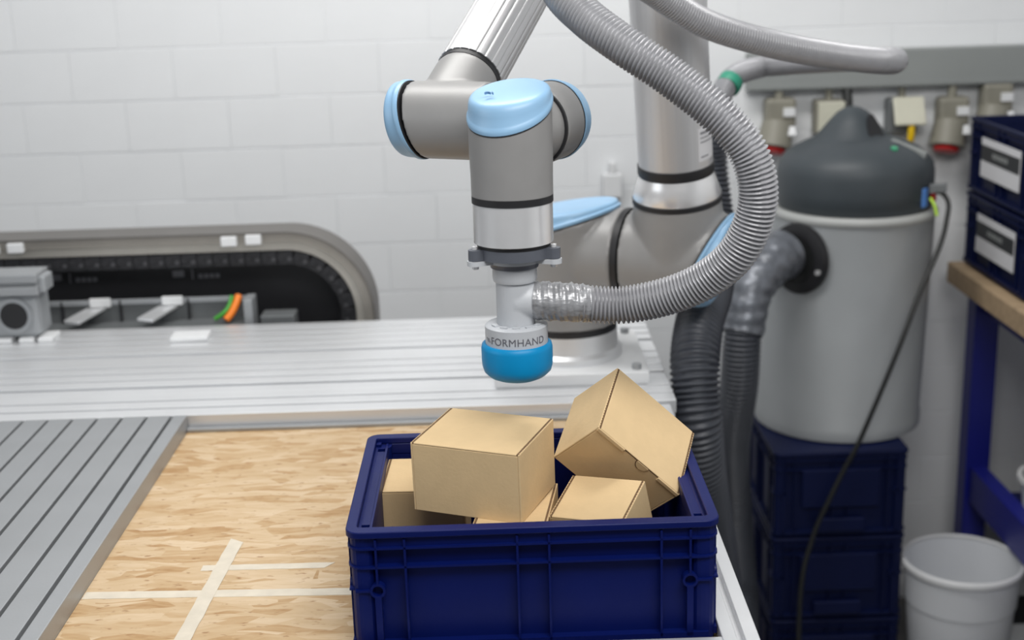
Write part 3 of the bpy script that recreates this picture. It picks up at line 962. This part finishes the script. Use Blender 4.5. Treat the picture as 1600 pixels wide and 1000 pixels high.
# stacked crates below the drum
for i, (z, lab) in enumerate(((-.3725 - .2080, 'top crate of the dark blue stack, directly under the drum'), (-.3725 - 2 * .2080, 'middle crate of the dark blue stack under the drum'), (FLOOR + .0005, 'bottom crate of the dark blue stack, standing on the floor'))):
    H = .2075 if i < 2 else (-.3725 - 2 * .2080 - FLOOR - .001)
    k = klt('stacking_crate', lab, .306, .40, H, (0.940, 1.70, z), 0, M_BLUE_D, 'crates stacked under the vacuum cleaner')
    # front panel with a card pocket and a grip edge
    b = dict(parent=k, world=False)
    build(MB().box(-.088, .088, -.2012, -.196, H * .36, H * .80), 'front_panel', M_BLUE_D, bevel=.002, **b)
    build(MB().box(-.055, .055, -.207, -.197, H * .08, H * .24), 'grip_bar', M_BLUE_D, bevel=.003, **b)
# pallet-like roller base keeps the drum's load off: lid on the top crate
k = build(MB().prism(rrect(.300, .394, .014, 5, (.940, 1.70)), (0, 0, -.3724), (1, 0, 0), (0, 1, 0), (0, 0, 1), .0002), 'crate_lid', M_BLUE_D)
tag(k, 'flat dark blue lid closing the topmost crate under the drum', 'lid')

# ================================================================== waste bin
BX, BY = 1.226, 1.500
bn = thing('waste_bin', 'round open white waste bin beside the dark blue crates', 'bin', (BX, BY, FLOOR))
RB = .1345
prof = [(.02, FLOOR + .004), (.098, FLOOR + .004), (.102, FLOOR + .010), (.126, -.672), (.127, -.715), (.128, -.672)]
mb = MB().lathe((BX, BY, 0), UP, [(.003, FLOOR + .001), (.097, FLOOR + .001), (.101, FLOOR + .006), (.1215, -.745), (.1245, -.742), (.1300, -.650), (.1278, -.650), (.1210, -.742), (.098, FLOOR + .012), (.003, FLOOR + .012)], 64)
build(mb, 'bin_body', M_BIN, bn, smooth=40)
build(MB().lathe((BX, BY, 0), UP, [(.1290, -.653), (.1345, -.658), (.1360, -.650), (.1345, -.643), (.1300, -.6415), (.1275, -.647)], 64, caps=False), 'bin_rim', M_WHITE, bn, smooth=60)

# ================================================================== work bench on the right
bench = thing('work_bench', 'blue steel work bench with thick wooden top along the right side', 'bench', (1.6, 1.4, FLOOR))
build(MB().box(1.29, 2.05, 0.6, 1.908, -.090, -.0385), 'bench_top', M_WOOD, bench, bevel=.003)
for y in (1.845, .75):
    build(MB().box(1.335, 1.395, y - .03, y + .03, FLOOR, -.0905), 'leg', M_STEEL_B, bench, bevel=.003)
    build(MB().box(1.945, 2.005, y - .03, y + .03, FLOOR, -.0905), 'leg', M_STEEL_B, bench, bevel=.003)
build(MB().box(1.345, 1.385, .7805, 1.8145, -.640, -.545), 'side_rail', M_STEEL_B, bench, bevel=.003)
build(MB().box(1.355, 1.385, .7805, 1.8145, -.150, -.0905), 'top_rail', M_STEEL_B, bench, bevel=.003)
build(MB().box(1.386, 1.99, .80, 1.86, -.655, -.640), 'lower_shelf', M_BLUE, bench)

def stock_bin(label, z, lz):
    k = klt('storage_bin', label, .40, .41, .178, (1.518, 1.690, z), 0, M_BLUE_D, 'labelled storage bins on the work bench', cat='storage bin')
    b = dict(parent=k, world=False)
    xf = -.2
    y0, y1 = .102, -.135     # label spans these positions along the face
    c = build(MB().box(xf - .0030, xf - .0010, y1, y0, .052, .142), 'paper_label', M_LABEL, **b)
    build(MB().box(xf - .0036, xf - .0031, y1 + .001, y0 - .001, .090, .126), 'label_band', M_LBAND, **b)
    for i in range(6):
        yy = y0 - .075 - i * .016
        build(MB().box(xf - .0040, xf - .0037, yy - .011, yy, .103, .114), 'print_block', M_TRUNK, **b)
    return k
stock_bin('upper dark blue storage bin with white label on the bench', .1420, 0)
stock_bin('lower dark blue storage bin with white label on the bench', -.0375, 0)

bk = thing('bucket', 'white bucket standing on the lower bench shelf at right edge', 'bucket', (1.468, 1.55, -.64))
build(MB().lathe((1.468, 1.55, 0), UP, [(.003, -.639), (.075, -.639), (.094, -.484), (.102, -.482), (.102, -.472), (.092, -.472), (.073, -.632), (.003, -.632)], 40), 'bucket_body', M_WHITE, bk, smooth=40)
cn = thing('canister', 'white canister with black front recess on the floor below the bench', 'canister', (1.43, 1.70, FLOOR))
build(MB().box(1.345, 1.52, 1.60, 1.805, FLOOR + .0005, -.755), 'canister_body', M_WHITE, cn, bevel=.012)
build(MB().box(1.378, 1.450, 1.5962, 1.6022, -.870, -.795), 'recess_panel', M_BLACK, cn, bevel=.004)
cb_ = [(.72, 1.72, FLOOR + .009), (.76, 1.66, FLOOR + .03), (.73, 1.58, FLOOR + .012), (.68, 1.56, FLOOR + .009), (.66, 1.65, FLOOR + .009)]
tag(build(sweep(spline(cb_, .01), lambda s, a: .008, 10), 'extension_cable', M_ORANGE, None, 60), 'orange cable coiled on the dark floor behind the table', 'cable')

# ================================================================== wall fittings
tr = build(MB().box(.797, 2.15, 1.95, 1.9958, .388, .478), 'cable_trunking', M_TRUNK, None, bevel=.003)
tag(tr, 'long grey cable trunking mounted on the wall above the sockets', 'trunking')
build(MB().box(.799, 2.149, 1.9485, 1.951, .3925, .4015), 'cover_edge', M_TRUNK, tr)

def red_socket(x, z, label):
    s = thing('industrial_socket', label, 'socket', (x, 1.99, z - .075), 'industrial sockets under the trunking')
    build(MB().box(x - .037, x + .037, 1.945, 1.9955, z - .02, z + .055), 'socket_case', M_SOCK, s, bevel=.010)
    build(MB().cyl((x - .003, 1.965, z + .053), (x - .003, 1.965, .3885), .011, 14), 'cable_gland', M_SOCK, s, smooth=40)
    d = V((-.18, -.30, -.92)).normalized()
    build(MB().lathe((x - .008, 1.955, z - .005), d, [(.036, 0), (.040, .03), (.043, .062), (.038, .064)], 32), 'socket_collar', M_SOCK, s, smooth=40)
    ax, ay, az = frame_of(d)
    fl = build(MB().lathe(V((x - .008, 1.955, z - .005)) + d * .0645, d, [(.030, 0), (.031, .004), (.027, .010)], 32), 'red_lid', M_RED, s, smooth=40)
    build(MB().box(x + .004, x + .032, 1.938, 1.9452, z + .012, z + .032), 'paper_label', M_WHITE, s)
    build(MB().obox((x + .014, 1.922, z - .022), (1, 0, 0), (0, .83, -.55), (0, .55, .83), .016, .003, .012), 'paper_label', M_WHITE, s)
    return s
red_socket(.878, .315, 'grey industrial socket with red lid at the trunking’s left end')
red_socket(1.300, .305, 'grey industrial socket with red lid next to the storage bins')
def flap_socket(x, z, label, yellow):
    s = thing('wall_socket', label, 'socket', (x, 1.99, z - .05), 'flap sockets under the trunking')
    build(MB().box(x - .038, x + .034, 1.950, 1.9955, z - .045, z + .040), 'socket_case', M_DGREY if yellow else M_SOCK, s, bevel=.006)
    build(MB().cyl((x - .002, 1.972, z + .038), (x - .002, 1.972, .3885), .009, 12), 'cable_gland', M_SOCK, s, smooth=40)
    if yellow:
        build(MB().obox((x + .006, 1.928, z + .012), (1, 0, 0), (0, .9, -.44), (0, .44, .9), .038, .004, .036), 'flap', M_CREAM, s, bevel=.004)
    else:
        build(MB().box(x - .032, x + .034, 1.944, 1.9502, z - .042, z + .036), 'flap', M_CREAM, s, bevel=.003)
    return s
flap_socket(1.000, .322, 'cream flap socket partly hidden behind the vacuum cleaner’s head', False)
flap_socket(1.178, .320, 'cream flap socket with open lid above a yellow plug', True)
yp = build(sweep(spline([(1.188, 1.922, .305), (1.188, 1.920, .275), (1.186, 1.925, .25), (1.184, 1.94, .20)], .004), lambda s, a: .0085, 12), 'yellow_plug_cable', M_YELLOW, None, 60)
tag(yp, 'yellow plug and cable hanging from the open flap socket', 'plug')
red_socket(1.405, .335, 'grey industrial socket half hidden behind the upper storage bin')
bc = build(sweep(spline([(1.040, 1.965, .3885), (1.040, 1.955, .36), (1.040, 1.948, .33), (1.040, 1.945, .30)], .005), lambda s, a: .012, 14), 'black_cable', M_CABLE, None, 60)
tag(bc, 'short thick black cable coming down from the trunking behind the vacuum head', 'cable')
sw = thing('wall_switch', 'small white switch box on the wall between robot and gripper', 'switch', (.4686, 1.99, .16))
build(MB().box(.445, .492, 1.966, 1.9955, .135, .195), 'switch_case', M_WHITE, sw, bevel=.004)
build(MB().box(.461, .477, 1.970, 1.9955, .195, .222), 'conduit_stub', M_WHITE, sw, bevel=.002)

# ================================================================== cable chain along the wall
CY0, CY1 = 1.38, 1.47
CX, CZ, RO, RI = -.2555, .0165, .176, .140
def trough_path(r):
    pts = [(-1.7, CZ + r), (CX - .35, CZ + r)]
    for i in range(25):
        a = PI / 2 - PI / 2 * i / 24
        pts.append((CX + r * math.cos(a), CZ + r * math.sin(a)))
    pts.append((CX + r, -.03))
    return pts
tg = thing('cable_chain_guide', 'beige metal guide with rounded end holding a black cable chain', 'cable guide', (-.9, 1.42, -.0185))
def band(r0, r1, y0, y1):
    a, b = trough_path(r0), trough_path(r1)
    mb = MB()
    n = len(a)
    vs = [(p[0], y, p[1]) for y in (y0, y1) for L in (a, b) for p in L]
    fs = []
    for i in range(n - 1):
        for (u, v) in ((0, n), (2 * n, 3 * n), (0, 2 * n), (n, 3 * n)):
            fs.append((u + i, u + i + 1, v + i + 1, v + i))
    fs += [(0, n, 3 * n, 2 * n), (n - 1, 2 * n - 1, 4 * n - 1, 3 * n - 1)]
    return mb.add(vs, fs)
build(band(RO, RI + .018, CY0, CY1), 'guide_frame', M_BEIGE, tg, smooth=30)
build(band(RI + .0175, RI, CY0 + .006, CY1), 'guide_liner', mat('pale_metal_liner', (.44, .42, .38), .4, .4, .03, 20), tg, smooth=30)
build(band(RO + .004, RO, CY0 - .004, CY1), 'guide_edge', mat('dark_edge_metal', (.16, .15, .14), .45, .4, .03, 20), tg, smooth=30)
back = [(p[0], p[1]) for p in trough_path(RI + .001)] + [(-1.7, -.03)]
build(MB().prism(back, (0, CY1 - .004, 0), (1, 0, 0), (0, 0, 1), (0, 1, 0), .004), 'back_panel', M_CHAIN, tg)
for x, z in ((-.800, RO - .012), (-.365, RO - .012), (-.315, RO - .010), (-.850, RO - .014)):
    build(MB().box(x - .016, x + .016, CY0 - .012, CY0 + .004, CZ + z - .010, CZ + z + .010), 'clip', M_WHITE, tg, bevel=.002)
# grey maker's marks on the back panel, too small to read
for x0 in (-.755, -.495):
    z = .092
    build(MB().box(x0 - .014, x0 + .010, CY1 - .0055, CY1 - .0041, z - .004, z + .010), 'mark', M_LGREY, tg)
    build(MB().box(x0 + .026, x0 + .029, CY1 - .0055, CY1 - .0041, z - .010, z + .012), 'mark', M_LGREY, tg)
    for i in range(4):
        build(MB().box(x0 + .04 + i * .012, x0 + .049 + i * .012, CY1 - .0055, CY1 - .0041, z - .008, z + .001), 'mark', M_LGREY, tg)

ch = thing('cable_chain', 'black segmented cable chain bending inside the beige guide', 'cable chain', (-.9, 1.42, -.02))
rc = RI - .017
M_PIN = mat('dull_pin', (.06, .06, .065), .4)
link0 = None
def link(px, pz, ang):
    global link0
    if link0 is None:
        mb = MB()
        mb.box(-.0155, .0155, -.035, .035, -.0145, .0145)
        mb.cyl((-.008, -.037, .0), (-.008, -.0345, .0), .0075, 14)
        mb.box(-.0165, -.0145, -.037, .037, -.0125, .0125)
        link0 = build(mb, 'chain_link', M_CHAIN, ch, bevel=.002, world=False)
        stud0 = build(MB().cyl((.009, -.0372, -.003), (.009, -.0348, -.003), .0042, 10), 'link_pin', M_PIN, link0, world=False)
        o = link0
    else:
        o = copy_tree(link0, ch)
    o.location = V((px, (CY0 + CY1) / 2 - .002, pz)) - ch.location
    o.rotation_euler = (0, ang, 0)
step = .033
x = CX
upper = []
while x > -1.15:
    upper.append(x); x -= step
for x in reversed(upper):
    link(x, CZ + rc, 0)
na = int(rc * PI / 2 / step)
for i in range(1, na + 2):
    a = PI / 2 - i * step / rc
    link(CX + rc * math.cos(a), CZ + rc * math.sin(a), PI / 2 - a)

# lower channel with cross struts, cables and bits
lc = thing('cable_channel', 'low grey metal channel with two pale cross struts behind the plate', 'channel', (-.7, 1.345, -.0185))
build(MB().box(-1.5, -.330, 1.372, 1.376, -.0185, .064), 'channel_back', M_DGREY, lc)
build(MB().box(-1.5, -.330, 1.305, 1.372, -.0185, .020), 'channel_floor', M_DGREY, lc)
build(MB().box(-1.5, -.335, 1.366, 1.3715, .056, .067), 'channel_lip', M_CAST, lc, bevel=.001)
build(MB().box(-.336, -.318, 1.318, 1.372, -.018, .070), 'channel_end', M_CAST, lc, bevel=.002)
for x in (-.648, -.500):
    build(MB().obox((x - .012, 1.338, .046), V((.42, .90, .12)).normalized(), V((.9, -.42, 0)).normalized(), V((0, -.13, .99)).normalized(), .046, .019, .003), 'strut', M_ALU_R, lc, bevel=.001)
    build(MB().box(x - .010, x + .032, 1.358, 1.3655, .054, .072), 'strut_head', M_WHITE, lc, bevel=.001)
for i, x in enumerate((-.60, -.46, -.72)):
    build(MB().box(x, x + .004, 1.3645, 1.3718, .021, .066), 'channel_rib', M_CHAIN, lc)
oc = build(sweep(spline([(-.352, 1.36, .069), (-.356, 1.345, .055), (-.364, 1.332, .040), (-.374, 1.322, .0285)], .004), lambda s, a: .0075, 12), 'orange_cable', M_ORANGE, None, 60)
tag(oc, 'orange cable curving over the end of the grey channel', 'cable')
gc = build(sweep(spline([(-.366, 1.362, .068), (-.370, 1.348, .052), (-.380, 1.335, .040), (-.400, 1.332, .0275)], .004), lambda s, a: .0048, 12), 'green_cable', M_GRNCAB, None, 60)
tag(gc, 'thin green cable left of the orange cable in the channel', 'cable')
tgp = build(MB().obox((-.420, 1.205, .0300), (1, .05, 0), (-.05, 1, 0), (0, 0, 1), .036, .026, .0045), 'white_block', M_WHITE, None, bevel=.002)
tag(tgp, 'small flat white block lying on the grooved plate below the struts', 'block')
gb = build(MB().box(-.305, -.235, 1.325, 1.375, -.018, .034), 'grey_block', M_DGREY, None, bevel=.003)
tag(gb, 'low grey block beside the rounded end of the chain guide', 'block')

# rail carriage at the left edge
cg = thing('rail_carriage', 'grey cast carriage block with round black opening at left edge', 'carriage', (-.78, 1.24, PLATE_Z))
def px_block():
    mb = MB().box(-.86, -.712, 1.215, 1.29, .034, .122)
    build(mb, 'carriage_body', M_CAST, cg, bevel=.012)
    build(MB().lathe((-.760, 1.2149, .080), (0, -1, 0), [(.036, -.006), (.036, .004), (.027, .004), (.027, -.006)], 32, caps=False), 'opening_rim', M_CAST, cg, smooth=40)
    build(MB().lathe((-.760, 1.2149, .080), (0, -1, 0), [(.0275, -.003), (.0275, .0022)], 32), 'opening', M_BLACK, cg, smooth=40)
    for x in (-.785, -.742, -.705):
        build(MB().box(x - .014, x + .014, 1.208, 1.262, PLATE_Z + .0003, .035), 'foot', M_WHITE, cg, bevel=.002)
    mb = MB().box(-1.2, -.700, 1.190, 1.262, .126, .142).box(-1.2, -.700, 1.190, 1.262, .150, .166).box(-1.2, -.7015, 1.200, 1.255, .1225, .163)
    build(mb, 'top_profile', M_ALU, cg, bevel=.002)
    build(MB().box(-.702, -.688, 1.20, 1.25, .128, .160), 'end_cap', M_CAST, cg, bevel=.004)
px_block()
